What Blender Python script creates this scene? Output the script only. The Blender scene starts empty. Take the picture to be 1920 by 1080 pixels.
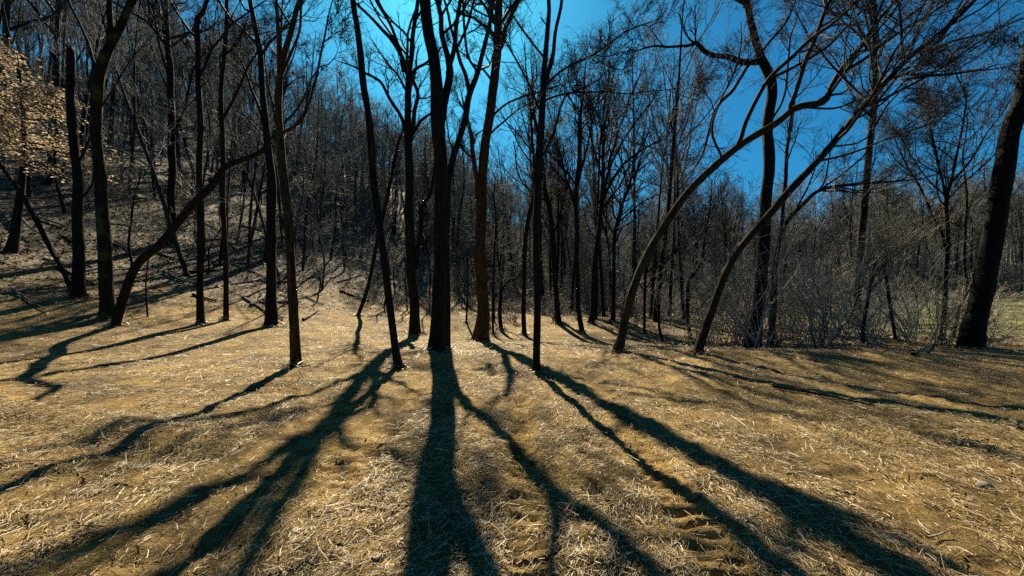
import bpy, math
import numpy as np
from mathutils import Vector

# ------------------------------------------------------------------ camera, sky, sun, exposure
SC = bpy.context.scene
COL = SC.collection
F, CX, HY, CZ = 720.0, 960.0, 560.0, 1.55          # focal length in px (1920 wide), centre, horizon row, eye height
cam = bpy.data.cameras.new('camera')
cam.sensor_width = 36.0
cam.lens = 36.0 * F / 1920.0
cam.shift_y = (HY - 540.0) / 1920.0
cam.clip_start, cam.clip_end = 0.05, 3000.0
camo = bpy.data.objects.new('camera', cam)
camo.location = (0, 0, CZ)
camo.rotation_euler = (math.pi / 2, 0, 0)
COL.objects.link(camo)
SC.camera = camo

SUN_AZ = math.atan((824 - CX) / F)                  # to the left of the view axis
SUN_EL = math.radians(42.0)
W = bpy.data.worlds.new('World'); SC.world = W
W.use_nodes = True
nt = W.node_tree; nt.nodes.clear()
sky = nt.nodes.new('ShaderNodeTexSky'); sky.sky_type = 'NISHITA'; sky.sun_disc = False
sky.sun_elevation = SUN_EL; sky.sun_rotation = SUN_AZ
sky.air_density = 1.0; sky.dust_density = 0.95; sky.ozone_density = 2.5
tint = nt.nodes.new('ShaderNodeMix'); tint.data_type = 'RGBA'; tint.blend_type = 'MULTIPLY'
tint.inputs['Factor'].default_value = 1.0
tint.inputs['B'].default_value = (0.11, 0.70, 0.98, 1)   # the deep teal-blue grade of the sky
bg = nt.nodes.new('ShaderNodeBackground'); bg.inputs['Strength'].default_value = 0.034
wo = nt.nodes.new('ShaderNodeOutputWorld')
nt.links.new(sky.outputs[0], tint.inputs['A'])
nt.links.new(tint.outputs['Result'], bg.inputs[0])
nt.links.new(bg.outputs[0], wo.inputs[0])

sl = bpy.data.lights.new('sun', 'SUN'); sl.energy = 5.0; sl.angle = math.radians(0.5); sl.color = (1.0, 0.9, 0.69)
so = bpy.data.objects.new('sun', sl); COL.objects.link(so)
SV = Vector((math.sin(SUN_AZ) * math.cos(SUN_EL), math.cos(SUN_AZ) * math.cos(SUN_EL), math.sin(SUN_EL)))
so.rotation_euler = SV.to_track_quat('Z', 'Y').to_euler()
so.location = SV * 80

SC.view_settings.view_transform = 'Standard'
SC.view_settings.look = 'None'
SC.view_settings.exposure = 1.5
SC.view_settings.gamma = 1.0
SC.render.engine = 'CYCLES'
SC.cycles.max_bounces = 6
SC.cycles.diffuse_bounces = 3
SC.cycles.use_denoising = False

# ------------------------------------------------------------------ helpers
def nz(x, y, seed=0):
    """value noise, -1..1"""
    x = np.asarray(x, float); y = np.asarray(y, float)
    xi = np.floor(x); yi = np.floor(y); fx = x - xi; fy = y - yi
    fx = fx * fx * (3 - 2 * fx); fy = fy * fy * (3 - 2 * fy)
    def hsh(a, b):
        v = np.sin(a * 127.1 + b * 311.7 + seed * 74.7) * 43758.5453
        return v - np.floor(v)
    a = hsh(xi, yi); b = hsh(xi + 1, yi); c = hsh(xi, yi + 1); d = hsh(xi + 1, yi + 1)
    return ((a * (1 - fx) + b * fx) * (1 - fy) + (c * (1 - fx) + d * fx) * fy) * 2 - 1

def sstep(a, b, x):
    t = np.clip((x - a) / (b - a), 0, 1)
    return t * t * (3 - 2 * t)

def hill_s(x, y):
    return -(x + 14) * 0.91 + (y - 16) * 0.42

# crawler tracks pressed into the soil: (x at y=0, drift in x per metre, half width, y from, y to, cleat pitch, depth)
TRACKS = [(0.06, 0.015, 0.13, 1.0, 6.5, 0.115, 0.085), (1.12, 0.05, 0.16, 1.0, 8.5, 0.125, 0.075),
          (-1.42, -0.02, 0.24, 2.8, 7.5, 0.14, 0.055), (-2.42, 0.05, 0.30, 1.0, 8.5, 0.15, 0.010),
          (1.05, 0.04, 0.25, 6.3, 12.0, 0.18, 0.035), (-3.2, -0.12, 0.25, 6.0, 12.0, 0.18, 0.035),
          (2.6, 0.10, 0.20, 1.5, 5.5, 0.14, 0.022)]
CROSS = [(4.55, 0.10, 0.16, -9.0, -2.9, 0.15, 0.030), (5.6, 0.13, 0.18, -11.0, -2.6, 0.16, 0.030)]   # run across

def track_masks(x, y):
    out = []
    for x0, dr, hw, y0, y1, pit, dep in TRACKS:
        c = x0 + dr * y
        m = (1 - sstep(hw * 0.8, hw * 1.15, np.abs(x - c))) * sstep(y0, y0 + .4, y) * (1 - sstep(y1 - 1.2, y1, y))
        out.append((m, y, pit, dep))
    for y0, dr, hw, x0, x1, pit, dep in CROSS:
        c = y0 - dr * x
        m = (1 - sstep(hw * 0.8, hw * 1.15, np.abs(y - c))) * sstep(x0, x0 + .6, x) * (1 - sstep(x1 - .8, x1, x))
        out.append((m, x, pit, dep))
    return out

def h_base(x, y):
    x = np.asarray(x, float); y = np.asarray(y, float)
    s = hill_s(x, y)
    se = 0.5 * (s + np.sqrt(s * s + 30))
    h = 50 * np.tanh((0.56 + .16 * sstep(30, 90, y)) * se / 50) - 0.2
    wx = sstep(-6, -2, x) * (1 - sstep(9, 14, x))
    h = h + wx * (.12 * np.exp(-((y - 9.5) / 2.5) ** 2) - .62 * np.exp(-((y - 19) / 5.0) ** 2))
    r = x - 24 - 0.12 * np.abs(y - 20)
    h = h + np.minimum(0.035 * (r + np.sqrt(r * r + 20)), 9.0)
    h = h + 7 * sstep(62, 150, y) * (1 - sstep(2, 30, s))
    hr = sstep(1, 8, s)
    h = h + 0.05 * nz(x / 1.9, y / 1.9, 1) * (1 - .4 * hr) + 0.14 * nz(x / 4.7, y / 4.7, 2) * sstep(7, 14, np.hypot(x, y))
    h = h + hr * (0.55 * nz(x / 6, y / 6, 3) + 0.2 * nz(x / 2, y / 2, 4))
    # shallow scraped furrow running off to the side between the straw windrows
    fr = y - (3.55 - 0.28 * (x + 3.0))
    h = h - 0.09 * np.exp(-(fr / 0.22) ** 2) * sstep(-2.4, -3.1, x) * sstep(-6.5, -5.0, x) * (x < 0)
    h = h + 0.05 * np.exp(-((fr - .45) / 0.25) ** 2) * sstep(-2.4, -3.1, x) * (x < 0) * (x > -9)
    return h

def H(x, y, fine=True):
    h = h_base(x, y)
    if fine:
        near = 1 - sstep(9, 16, np.hypot(x, y))
        h = h + near * (0.026 * nz(np.asarray(x) / .33, np.asarray(y) / .33, 5) + 0.024 * nz(np.asarray(x) / .13, np.asarray(y) / .13, 6) + 0.013 * nz(np.asarray(x) / .055, np.asarray(y) / .055, 7))
        for m, c, pit, dep in track_masks(np.asarray(x, float), np.asarray(y, float)):
            ph = (c + 0.02 * nz(np.asarray(x) / .3, np.asarray(y) / .3, 9)) / pit
            w = ph - np.floor(ph)
            patch = 0.45 + 0.55 * sstep(-.5, .3, nz(np.asarray(x) / .6, np.asarray(y) / .6, 8))
            h = h - m * patch * (0.4 * dep + dep * (sstep(.0, .16, w) - sstep(.32, .58, w)) * (.55 + .45 * sstep(-.35, .3, nz(np.asarray(x) / .11, np.asarray(y) / .16, 14))))
    return h

def hf(x, y):
    return float(H(np.array([x]), np.array([y]))[0])

def p2w(px, py, Y):
    return np.array([(px - CX) / F * Y, Y, CZ + (HY - py) / F * Y])

def hit(px, py):
    """distance along the view axis where the sight line through a pixel meets the ground"""
    Y = np.arange(1.5, 160, 0.02)
    x = (px - CX) / F * Y; z = CZ + (HY - py) / F * Y
    d = z - h_base(x, Y)
    k = np.argmax(d < 0)
    return float(Y[k]) if d[k] < 0 else 160.0

def norm(v):
    return v / np.maximum(np.linalg.norm(v, axis=-1, keepdims=True), 1e-9)

def resample(P, n):
    """smooth (Catmull-Rom) resample of a polyline with extra columns to n points evenly by length"""
    P = np.asarray(P, float)
    Q = np.vstack([2 * P[0] - P[1], P, 2 * P[-1] - P[-2]])
    out = []
    for i in range(len(P) - 1):
        p0, p1, p2, p3 = Q[i:i + 4]
        t = np.linspace(0, 1, 12, endpoint=False)[:, None]
        out.append(.5 * ((2 * p1) + (p2 - p0) * t + (2 * p0 - 5 * p1 + 4 * p2 - p3) * t ** 2 + (3 * p1 - p0 - 3 * p2 + p3) * t ** 3))
    D = np.vstack(out + [P[-1:]])
    L = np.concatenate([[0], np.cumsum(np.linalg.norm(np.diff(D[:, :3], axis=0), axis=1))])
    s = np.linspace(0, L[-1], n)
    return np.stack([np.interp(s, L, D[:, k]) for k in range(D.shape[1])], 1)

class MB:
    """collects vertices and quads"""
    def __init__(self): self.v = []; self.f = []; self.n = 0
    def add(self, v, f):
        v = np.asarray(v, np.float32).reshape(-1, 3)
        self.v.append(v); self.f.append(np.asarray(f, np.int32).reshape(-1, 4) + self.n); self.n += len(v)
    def tubes(self, P, R, S):
        B, K, _ = P.shape
        if B == 0: return
        T = norm(np.gradient(P, axis=1))
        m = norm(P[:, -1] - P[:, 0] + 1e-6)
        ref = np.where(np.abs(m[:, 2:3]) > .7, np.array([[1., 0.2, 0]]), np.array([[0.1, 0, 1.]]))
        U = norm(np.cross(T, ref[:, None, :])); V = np.cross(T, U)
        a = np.arange(S) * 2 * math.pi / S
        v = P[:, :, None] + R[:, :, None, None] * (np.cos(a)[None, None, :, None] * U[:, :, None] + np.sin(a)[None, None, :, None] * V[:, :, None])
        k = np.arange(K - 1)[:, None]; s = np.arange(S)[None]
        q = np.stack([k * S + s, k * S + (s + 1) % S, (k + 1) * S + (s + 1) % S, (k + 1) * S + s], -1).reshape(-1, 4)
        f = (np.arange(B) * K * S)[:, None, None] + q[None]
        self.add(v, f)
    def arrays(self):
        return np.concatenate(self.v), np.concatenate(self.f)

def mesh_from(name, V, Fq, mat, smooth=True):
    me = bpy.data.meshes.new(name)
    V = np.ascontiguousarray(V, np.float32); Fq = np.ascontiguousarray(Fq, np.int32)
    k = Fq.shape[1]
    me.vertices.add(len(V)); me.vertices.foreach_set('co', V.ravel())
    me.loops.add(Fq.size); me.loops.foreach_set('vertex_index', Fq.ravel())
    me.polygons.add(len(Fq))
    me.polygons.foreach_set('loop_start', np.arange(0, Fq.size, k, dtype=np.int32))
    me.polygons.foreach_set('use_smooth', np.full(len(Fq), smooth))
    me.update(calc_edges=True)
    me.validate()
    if mat: me.materials.append(mat)
    return me

def obj(name, data, parent=None, loc=(0, 0, 0), rot=(0, 0, 0), scale=(1, 1, 1)):
    o = bpy.data.objects.new(name, data)
    o.location = loc; o.rotation_euler = rot; o.scale = scale
    if parent: o.parent = parent
    COL.objects.link(o)
    return o

def tag(o, label=None, cat=None, group=None, kind=None):
    if label: o['label'] = label
    if cat: o['category'] = cat
    if group: o['group'] = group
    if kind: o['kind'] = kind
    return o

def dup(root, loc, rot, scale):
    r = root.copy(); COL.objects.link(r)
    r.location = loc; r.rotation_euler = rot; r.scale = scale
    for ch in root.children:
        c = ch.copy(); COL.objects.link(c); c.parent = r
    return r

# ------------------------------------------------------------------ materials
def mat_new(name):
    m = bpy.data.materials.new(name); m.use_nodes = True
    t = m.node_tree; b = t.nodes['Principled BSDF']
    return m, t, b

def ramp(t, stops):
    r = t.nodes.new('ShaderNodeValToRGB')
    e = r.color_ramp.elements
    while len(e) < len(stops): e.new(.5)
    for i, (p, c) in enumerate(stops):
        e[i].position = p; e[i].color = (*c, 1)
    return r

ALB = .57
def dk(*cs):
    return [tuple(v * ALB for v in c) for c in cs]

def bark(name, c0, c1, c2, sc=9.0, bump=1.0, moss=None):
    c0, c1, c2 = dk(c0, c1, c2)
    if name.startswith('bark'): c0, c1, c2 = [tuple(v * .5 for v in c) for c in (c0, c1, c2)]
    m, t, b = mat_new(name)
    tc = t.nodes.new('ShaderNodeTexCoord'); mp = t.nodes.new('ShaderNodeMapping')
    mp.inputs['Scale'].default_value = (sc, sc, sc * .16)
    n1 = t.nodes.new('ShaderNodeTexNoise'); n1.inputs['Scale'].default_value = 2.2; n1.inputs['Detail'].default_value = 6; n1.inputs['Distortion'].default_value = .8
    n2 = t.nodes.new('ShaderNodeTexNoise'); n2.inputs['Scale'].default_value = 1.1; n2.inputs['Detail'].default_value = 3
    t.links.new(tc.outputs['Object'], mp.inputs[0]); t.links.new(mp.outputs[0], n1.inputs[0]); t.links.new(tc.outputs['Object'], n2.inputs[0])
    r = ramp(t, [(.33, c0), (.5, c1), (.7, c2)])
    t.links.new(n1.outputs[0], r.inputs[0])
    mx = t.nodes.new('ShaderNodeMix'); mx.data_type = 'RGBA'; mx.blend_type = 'MULTIPLY'; mx.inputs['Factor'].default_value = .7
    r2 = ramp(t, [(.3, (.55, .55, .58)), (.7, (1.25, 1.15, 1.0))])
    t.links.new(n2.outputs[0], r2.inputs[0])
    t.links.new(r.outputs[0], mx.inputs['A']); t.links.new(r2.outputs[0], mx.inputs['B'])
    out = mx.outputs['Result']
    if moss:
        n3 = t.nodes.new('ShaderNodeTexNoise'); n3.inputs['Scale'].default_value = 1.7; n3.inputs['Detail'].default_value = 5
        t.links.new(tc.outputs['Object'], n3.inputs[0])
        r3 = ramp(t, [(.52, (0, 0, 0)), (.66, (1, 1, 1))]); t.links.new(n3.outputs[0], r3.inputs[0])
        m3 = t.nodes.new('ShaderNodeMix'); m3.data_type = 'RGBA'; m3.inputs['B'].default_value = (*moss, 1)
        t.links.new(r3.outputs[0], m3.inputs['Factor']); t.links.new(out, m3.inputs['A']); out = m3.outputs['Result']
    t.links.new(out, b.inputs['Base Color'])
    bp = t.nodes.new('ShaderNodeBump'); bp.inputs['Strength'].default_value = bump; bp.inputs['Distance'].default_value = .03
    t.links.new(n1.outputs[0], bp.inputs['Height']); t.links.new(bp.outputs[0], b.inputs['Normal'])
    b.inputs['Roughness'].default_value = .9; b.inputs['Specular IOR Level'].default_value = .12
    return m

def twigmat(name, c0, c1, rough=.6, spec=.4):
    c0, c1 = dk(c0, c1)
    m, t, b = mat_new(name)
    g = t.nodes.new('ShaderNodeNewGeometry')
    r = ramp(t, [(0, c0), (1, c1)])
    t.links.new(g.outputs['Random Per Island'], r.inputs[0]); t.links.new(r.outputs[0], b.inputs['Base Color'])
    b.inputs['Roughness'].default_value = rough; b.inputs['Specular IOR Level'].default_value = spec
    return m

def leafmat(name, stops, trans=.5):
    m, t, b = mat_new(name)
    g = t.nodes.new('ShaderNodeNewGeometry')
    r = ramp(t, [(p_, dk(c_)[0]) for p_, c_ in stops]); t.links.new(g.outputs['Random Per Island'], r.inputs[0])
    t.links.new(r.outputs[0], b.inputs['Base Color']); b.inputs['Roughness'].default_value = .7
    tr = t.nodes.new('ShaderNodeBsdfTranslucent'); t.links.new(r.outputs[0], tr.inputs[0])
    ms = t.nodes.new('ShaderNodeMixShader'); ms.inputs[0].default_value = trans
    t.links.new(b.outputs[0], ms.inputs[1]); t.links.new(tr.outputs[0], ms.inputs[2])
    t.links.new(ms.outputs[0], t.nodes['Material Output'].inputs[0])
    return m

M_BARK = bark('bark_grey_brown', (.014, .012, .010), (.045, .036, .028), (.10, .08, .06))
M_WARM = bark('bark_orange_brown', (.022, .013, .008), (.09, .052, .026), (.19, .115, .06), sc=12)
M_ORANGE = bark('bark_sunlit_orange', (.026, .014, .007), (.17, .092, .036), (.36, .21, .10), sc=12)  # orange-brown bark with warm sunlight on the trunks put into the colour
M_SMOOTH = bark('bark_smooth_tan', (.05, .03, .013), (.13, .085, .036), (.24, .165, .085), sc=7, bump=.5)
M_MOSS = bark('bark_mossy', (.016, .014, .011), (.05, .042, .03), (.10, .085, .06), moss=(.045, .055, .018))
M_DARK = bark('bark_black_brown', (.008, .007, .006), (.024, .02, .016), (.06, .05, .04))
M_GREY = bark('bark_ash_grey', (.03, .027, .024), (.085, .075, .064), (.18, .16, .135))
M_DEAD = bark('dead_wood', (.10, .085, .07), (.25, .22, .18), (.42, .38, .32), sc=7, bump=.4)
M_TWIG = twigmat('twig_brown', (.015, .0145, .013), (.09, .083, .068), .8, .15)
M_TWIG2 = twigmat('twig_grey', (.09, .088, .078), (.50, .485, .42), .85, .1)
M_BRUSH = twigmat('brush_pale', (.06, .045, .027), (.62, .52, .36), .6, .3)
M_STRAW = twigmat('straw', (.05, .028, .012), (.92, .80, .56), .55, .4)
_r = [n for n in M_STRAW.node_tree.nodes if n.type == 'VALTORGB'][0]
for p_, c_ in ((.30, (.10, .052, .018)), (.46, (.46, .28, .085)), (.72, (.66, .45, .165)), (.88, (.82, .64, .33))):
    e_ = _r.color_ramp.elements.new(p_); e_.color = (*dk(c_)[0], 1)
M_PALE = bark('pale_splintered_wood', (.34, .27, .17), (.55, .46, .32), (.75, .66, .5), sc=14, bump=.3)
M_LITTER = twigmat('leaf_litter', (.03, .02, .012), (.52, .42, .30), .7, .2)
M_BEECH = leafmat('beech_leaf', [(0, (.34, .21, .10)), (.5, (.82, .60, .34)), (1, (1.0, .88, .66))], .5)
M_IVY = leafmat('ivy_leaf', [(0, (.05, .07, .03)), (.6, (.14, .16, .08)), (1, (.32, .33, .20))], .3)
M_WEED = leafmat('weed_leaf', [(0, (.04, .055, .025)), (1, (.14, .15, .07))], .2)

def ground_material():
    m, t, b = mat_new('ground')
    N = t.nodes.new; Lk = t.links.new
    tc = N('ShaderNodeTexCoord')
    def noise(scale, det=5, dist=0., vec=None):
        n = N('ShaderNodeTexNoise'); n.inputs['Scale'].default_value = scale; n.inputs['Detail'].default_value = det; n.inputs['Distortion'].default_value = dist
        Lk(vec or tc.outputs['Object'], n.inputs[0]); return n
    def mix(f, a, bb, mode='MIX'):
        x = N('ShaderNodeMix'); x.data_type = 'RGBA'; x.blend_type = mode
        if isinstance(f, float): x.inputs['Factor'].default_value = f
        else: Lk(f, x.inputs['Factor'])
        for s, v in (('A', a), ('B', bb)):
            if isinstance(v, tuple): x.inputs[s].default_value = (*v, 1)
            else: Lk(v, x.inputs[s])
        return x.outputs['Result']
    # trampled soil
    soil = ramp(t, [(.3, (.12, .068, .02)), (.48, (.41, .26, .075)), (.7, (.62, .42, .15))]); Lk(noise(5.0, 12).outputs[0], soil.inputs[0])
    # chopped straw: two directions of stretched fibres
    fib = []
    for k, rz in enumerate((.5, 1.9)):
        mp = N('ShaderNodeMapping'); mp.inputs['Rotation'].default_value = (0, 0, rz); mp.inputs['Scale'].default_value = (14, 95, 14)
        Lk(tc.outputs['Object'], mp.inputs[0])
        fib.append(noise(1.0, 4, 1.2, mp.outputs[0]))
    fm = N('ShaderNodeMath'); fm.operation = 'MAXIMUM'; Lk(fib[0].outputs[0], fm.inputs[0]); Lk(fib[1].outputs[0], fm.inputs[1])
    straw = ramp(t, [(.43, (.08, .042, .013)), (.54, (.42, .265, .085)), (.63, (.64, .46, .19)), (.75, (.82, .66, .38))]); Lk(fm.outputs[0], straw.inputs[0])
    at = N('ShaderNodeAttribute'); at.attribute_name = 'cover'
    sep = N('ShaderNodeSeparateColor'); Lk(at.outputs['Color'], sep.inputs[0])
    cov = ramp(t, [(.3, (0, 0, 0)), (.7, (1, 1, 1))])
    ad = N('ShaderNodeMath'); ad.operation = 'ADD'; Lk(sep.outputs[0], ad.inputs[0])
    nn = noise(3.1, 6); sb = N('ShaderNodeMath'); sb.operation = 'MULTIPLY_ADD'; sb.inputs[1].default_value = .8; sb.inputs[2].default_value = -.4; Lk(nn.outputs[0], sb.inputs[0])
    Lk(sb.outputs[0], ad.inputs[1]); Lk(ad.outputs[0], cov.inputs[0])
    c = mix(cov.outputs[0], soil.outputs[0], straw.outputs[0])
    # leaf litter on the hill and under the thicket
    vo = N('ShaderNodeTexVoronoi'); vo.inputs['Scale'].default_value = 9.0; Lk(tc.outputs['Object'], vo.inputs[0])
    lit = ramp(t, [(0, (.05, .035, .02)), (.45, (.16, .115, .07)), (.75, (.36, .28, .19)), (1, (.56, .48, .37))]); Lk(vo.outputs['Color'], lit.inputs[0])
    c = mix(sep.outputs[1], c, lit.outputs[0])
    # meadow
    gr = ramp(t, [(.3, (.12, .13, .035)), (.5, (.22, .225, .07)), (.72, (.36, .32, .14))]); Lk(noise(1.2, 8).outputs[0], gr.inputs[0])
    c = mix(sep.outputs[2], c, gr.outputs[0])
    big = ramp(t, [(.3, (.18, .175, .165)), (.66, (.68, .66, .61))]); Lk(noise(.9, 7).outputs[0], big.inputs[0])
    c = mix(1.0, c, big.outputs[0], 'MULTIPLY')
    Lk(c, b.inputs['Base Color'])
    hm = N('ShaderNodeMath'); hm.operation = 'ADD'
    n3 = noise(26, 6); Lk(fm.outputs[0], hm.inputs[0]); Lk(n3.outputs[0], hm.inputs[1])
    n4 = noise(95, 4); h2 = N('ShaderNodeMath'); h2.operation = 'MULTIPLY_ADD'; h2.inputs[1].default_value = .5; Lk(n4.outputs[0], h2.inputs[0]); Lk(hm.outputs[0], h2.inputs[2])
    bp = N('ShaderNodeBump'); bp.inputs['Strength'].default_value = .9; bp.inputs['Distance'].default_value = .035
    Lk(h2.outputs[0], bp.inputs['Height']); Lk(bp.outputs[0], b.inputs['Normal'])
    b.inputs['Roughness'].default_value = .9; b.inputs['Specular IOR Level'].default_value = .2
    return m

# ------------------------------------------------------------------ ground
def meadow_mask(x, y):
    return sstep(15, 20, x - .10 * (y - 18)) * sstep(14.5, 17.5, y) * (1 - sstep(38, 44, y)) * (1 - sstep(60, 70, x))

def litter_mask(x, y):
    s = hill_s(x, y)
    a = sstep(-2.5, 5, s + 2.2 * nz(x / 2.5, y / 2.5, 21))
    b = sstep(28, 46, y + 4 * nz(x / 3, y / 3, 22))
    c = sstep(11.5, 15.5, y + 1.6 * nz(x / 2, y / 2, 23)) * sstep(5.5, 9.5, x + 1.2 * nz(x, y, 24))
    return np.maximum(np.maximum(a, b * .8), c * .55)

def cover_mask(x, y):
    c = .62 + .45 * nz(x / 1.1, y / 1.1, 11) + .25 * nz(x / .4, y / .4, 12)
    band = np.exp(-((x - (-2.25 + .05 * y)) / .38) ** 2) * sstep(9.5, 7, y)
    c = c - 1.0 * band - .35 * np.exp(-((x - .9 - .03 * y) / .5) ** 2)
    c = c + .55 * nz(x / .16 + .06 * y, y / 3.0, 15) * sstep(-6.5, -5, x) * (1 - sstep(-1.6, -.9, x))
    for m, *_ in track_masks(x, y): c = c - .8 * m
    return np.clip(c, 0, 1)

u = np.linspace(-math.asinh(700 / 1.5), math.asinh(700 / 1.5), 500)
gx = 1.5 * np.sinh(u)
u = np.linspace(math.asinh(-14 / .8), math.asinh(1200 / .8), 490)
gy = 2.2 + .8 * np.sinh(u)
GX, GY = np.meshgrid(gx, gy)
GZ = H(GX, GY)
nx, ny = len(gx), len(gy)
ii = (np.arange(ny - 1)[:, None] * nx + np.arange(nx - 1)[None]).ravel()
me = mesh_from('ground', np.stack([GX, GY, GZ], -1).reshape(-1, 3), np.stack([ii, ii + 1, ii + nx + 1, ii + nx], 1), ground_material())
ca = me.color_attributes.new('cover', 'FLOAT_COLOR', 'POINT')
cols = np.stack([cover_mask(GX, GY), litter_mask(GX, GY), meadow_mask(GX, GY), np.ones_like(GX)], -1)
ca.data.foreach_set('color', cols.astype(np.float32).ravel())
tag(obj('ground', me), 'straw-strewn clearing rising into a leaf-covered hillside', 'ground', kind='structure')

# ------------------------------------------------------------------ straw and litter
rng = np.random.default_rng(7)

def strips(x, y, L, wid, az, tilt, lift, curl, roll):
    """bent strips of three points lying on the ground"""
    n = len(x)
    d = np.stack([np.cos(az) * np.cos(tilt), np.sin(az) * np.cos(tilt), np.sin(tilt)], -1)
    sd = np.stack([-np.sin(az) * np.cos(roll), np.cos(az) * np.cos(roll), np.sin(roll)], -1)
    z = H(x, y) + lift + np.abs(np.sin(tilt)) * L * .45
    c = np.stack([x, y, z], -1)
    mid = c + np.stack([-np.sin(az), np.cos(az), np.zeros(n)], -1) * (curl * L)[:, None] + np.array([0, 0, 1]) * (np.abs(curl) * L * .4)[:, None]
    pts = np.stack([c - d * L[:, None] / 2, mid, c + d * L[:, None] / 2], 1)
    ww = wid[:, None] * np.array([.8, 1., .6])[None]
    a = pts - sd[:, None] * ww[:, :, None] / 2; b = pts + sd[:, None] * ww[:, :, None] / 2
    v = np.stack([a, b], 2).reshape(-1, 3)
    q = np.array([[0, 2, 3, 1], [2, 4, 5, 3]])
    f = (np.arange(n) * 6)[:, None, None] + q[None]
    return v, f.reshape(-1, 4)

def quads_of(v):
    v = v.reshape(-1, 6, 3)[:, [0, 4, 5, 1]]
    return v.reshape(-1, 3), np.arange(len(v) * 4).reshape(-1, 4)

def frustum_points(n, y0, y1, spread=1.5, expo=1.0):
    uu = rng.random(n)
    if expo == 1.0: Y = y0 * (y1 / y0) ** uu
    else: Y = (y0 ** (1 - expo) + uu * (y1 ** (1 - expo) - y0 ** (1 - expo))) ** (1 / (1 - expo))
    return (rng.random(n) * 2 - 1) * (spread * Y + .8), Y

mb = MB()
x, y = frustum_points(290000, 1.5, 46, 1.45, 1.2)
keep = (rng.random(len(x)) < np.clip(cover_mask(x, y) * 1.0 + .22, 0, 1)) & (rng.random(len(x)) > litter_mask(x, y) * .8)
x, y = x[keep], y[keep]; n = len(x)
sc = .75 + .085 * y
L = np.clip(rng.lognormal(-3.2, .6, n), .012, .24) * sc
wid = rng.uniform(.0016, .0046, n) * (.7 + .16 * y) * (1 + .6 * (rng.random(n) < .06))
az = rng.uniform(0, 2 * math.pi, n)
aln = rng.random(n) < .45
az[aln] = 1.35 + .9 * nz(x[aln] / 2, y[aln] / 2, 31) + rng.normal(0, .35, aln.sum())
v, f = strips(x, y, L, wid, az, rng.normal(0, .16, n), .003 + .012 * rng.random(n) * (1 + y * .06), rng.normal(0, .07, n), rng.normal(0, .6, n))
v6 = v.reshape(-1, 6, 3); nr = y < 3.6
mb.add(v6[nr].reshape(-1, 3), (np.arange(nr.sum()) * 6)[:, None, None] + np.array([[0, 2, 3, 1], [2, 4, 5, 3]])[None])
mb.add(*quads_of(v6[~nr]))
V, Fq = mb.arrays()
tag(obj('straw', mesh_from('straw', V, Fq, M_STRAW, False)), 'chopped straw and wood fibre strewn over the trampled clearing', 'straw', kind='stuff')

# thicker round pieces close to the lens
mb = MB()
x, y = frustum_points(7000, 1.5, 11, 1.45, 1.1)
keep = rng.random(len(x)) < cover_mask(x, y) + .05
x, y = x[keep], y[keep]; n = len(x)
L = np.clip(rng.lognormal(-2.3, .5, n), .05, .4) * (.8 + .05 * y); az = rng.uniform(0, 6.28, n); ti = rng.normal(0, .10, n)
d = np.stack([np.cos(az) * np.cos(ti), np.sin(az) * np.cos(ti), np.sin(ti)], -1)
c = np.stack([x, y, H(x, y) + .008 + np.abs(np.sin(ti)) * L * .4], -1)
tt = np.array([-.5, 0, .5])
P = c[:, None] + d[:, None] * (L[:, None] * tt[None])[:, :, None]
P[:, 1] += rng.normal(0, .06, (n, 3)) * L[:, None]
R = (rng.uniform(.0016, .005, n) * (.9 + .05 * y))[:, None] * np.array([1, .95, .7])[None]
mb.tubes(P, R, 4)
V, Fq = mb.arrays()
tag(obj('straw', mesh_from('straw_stalks', V, Fq, M_STRAW, True)), 'longer broken stalks lying loose on the straw', 'straw', kind='stuff')

# leaf litter on the hill and forest floor
x, y = frustum_points(115000, 9, 80, 1.5, .8)
lm = litter_mask(x, y) * (1 - meadow_mask(x, y))
keep = rng.random(len(x)) < lm
x, y = x[keep], y[keep]; n = len(x)
sc = .6 + .028 * y
L = rng.uniform(.05, .15, n) * sc; wid = L * rng.uniform(.25, .7, n)
v, f = strips(x, y, L, wid, rng.uniform(0, 6.28, n), rng.normal(0, .35, n), .01 + .05 * rng.random(n), rng.normal(0, .08, n), rng.normal(0, .6, n))
v, f = quads_of(v)
tag(obj('leaf_litter', mesh_from('leaf_litter', v, f, M_LITTER, False)), 'dry brown leaf litter carpeting the hillside', 'leaf litter', kind='stuff')

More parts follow.
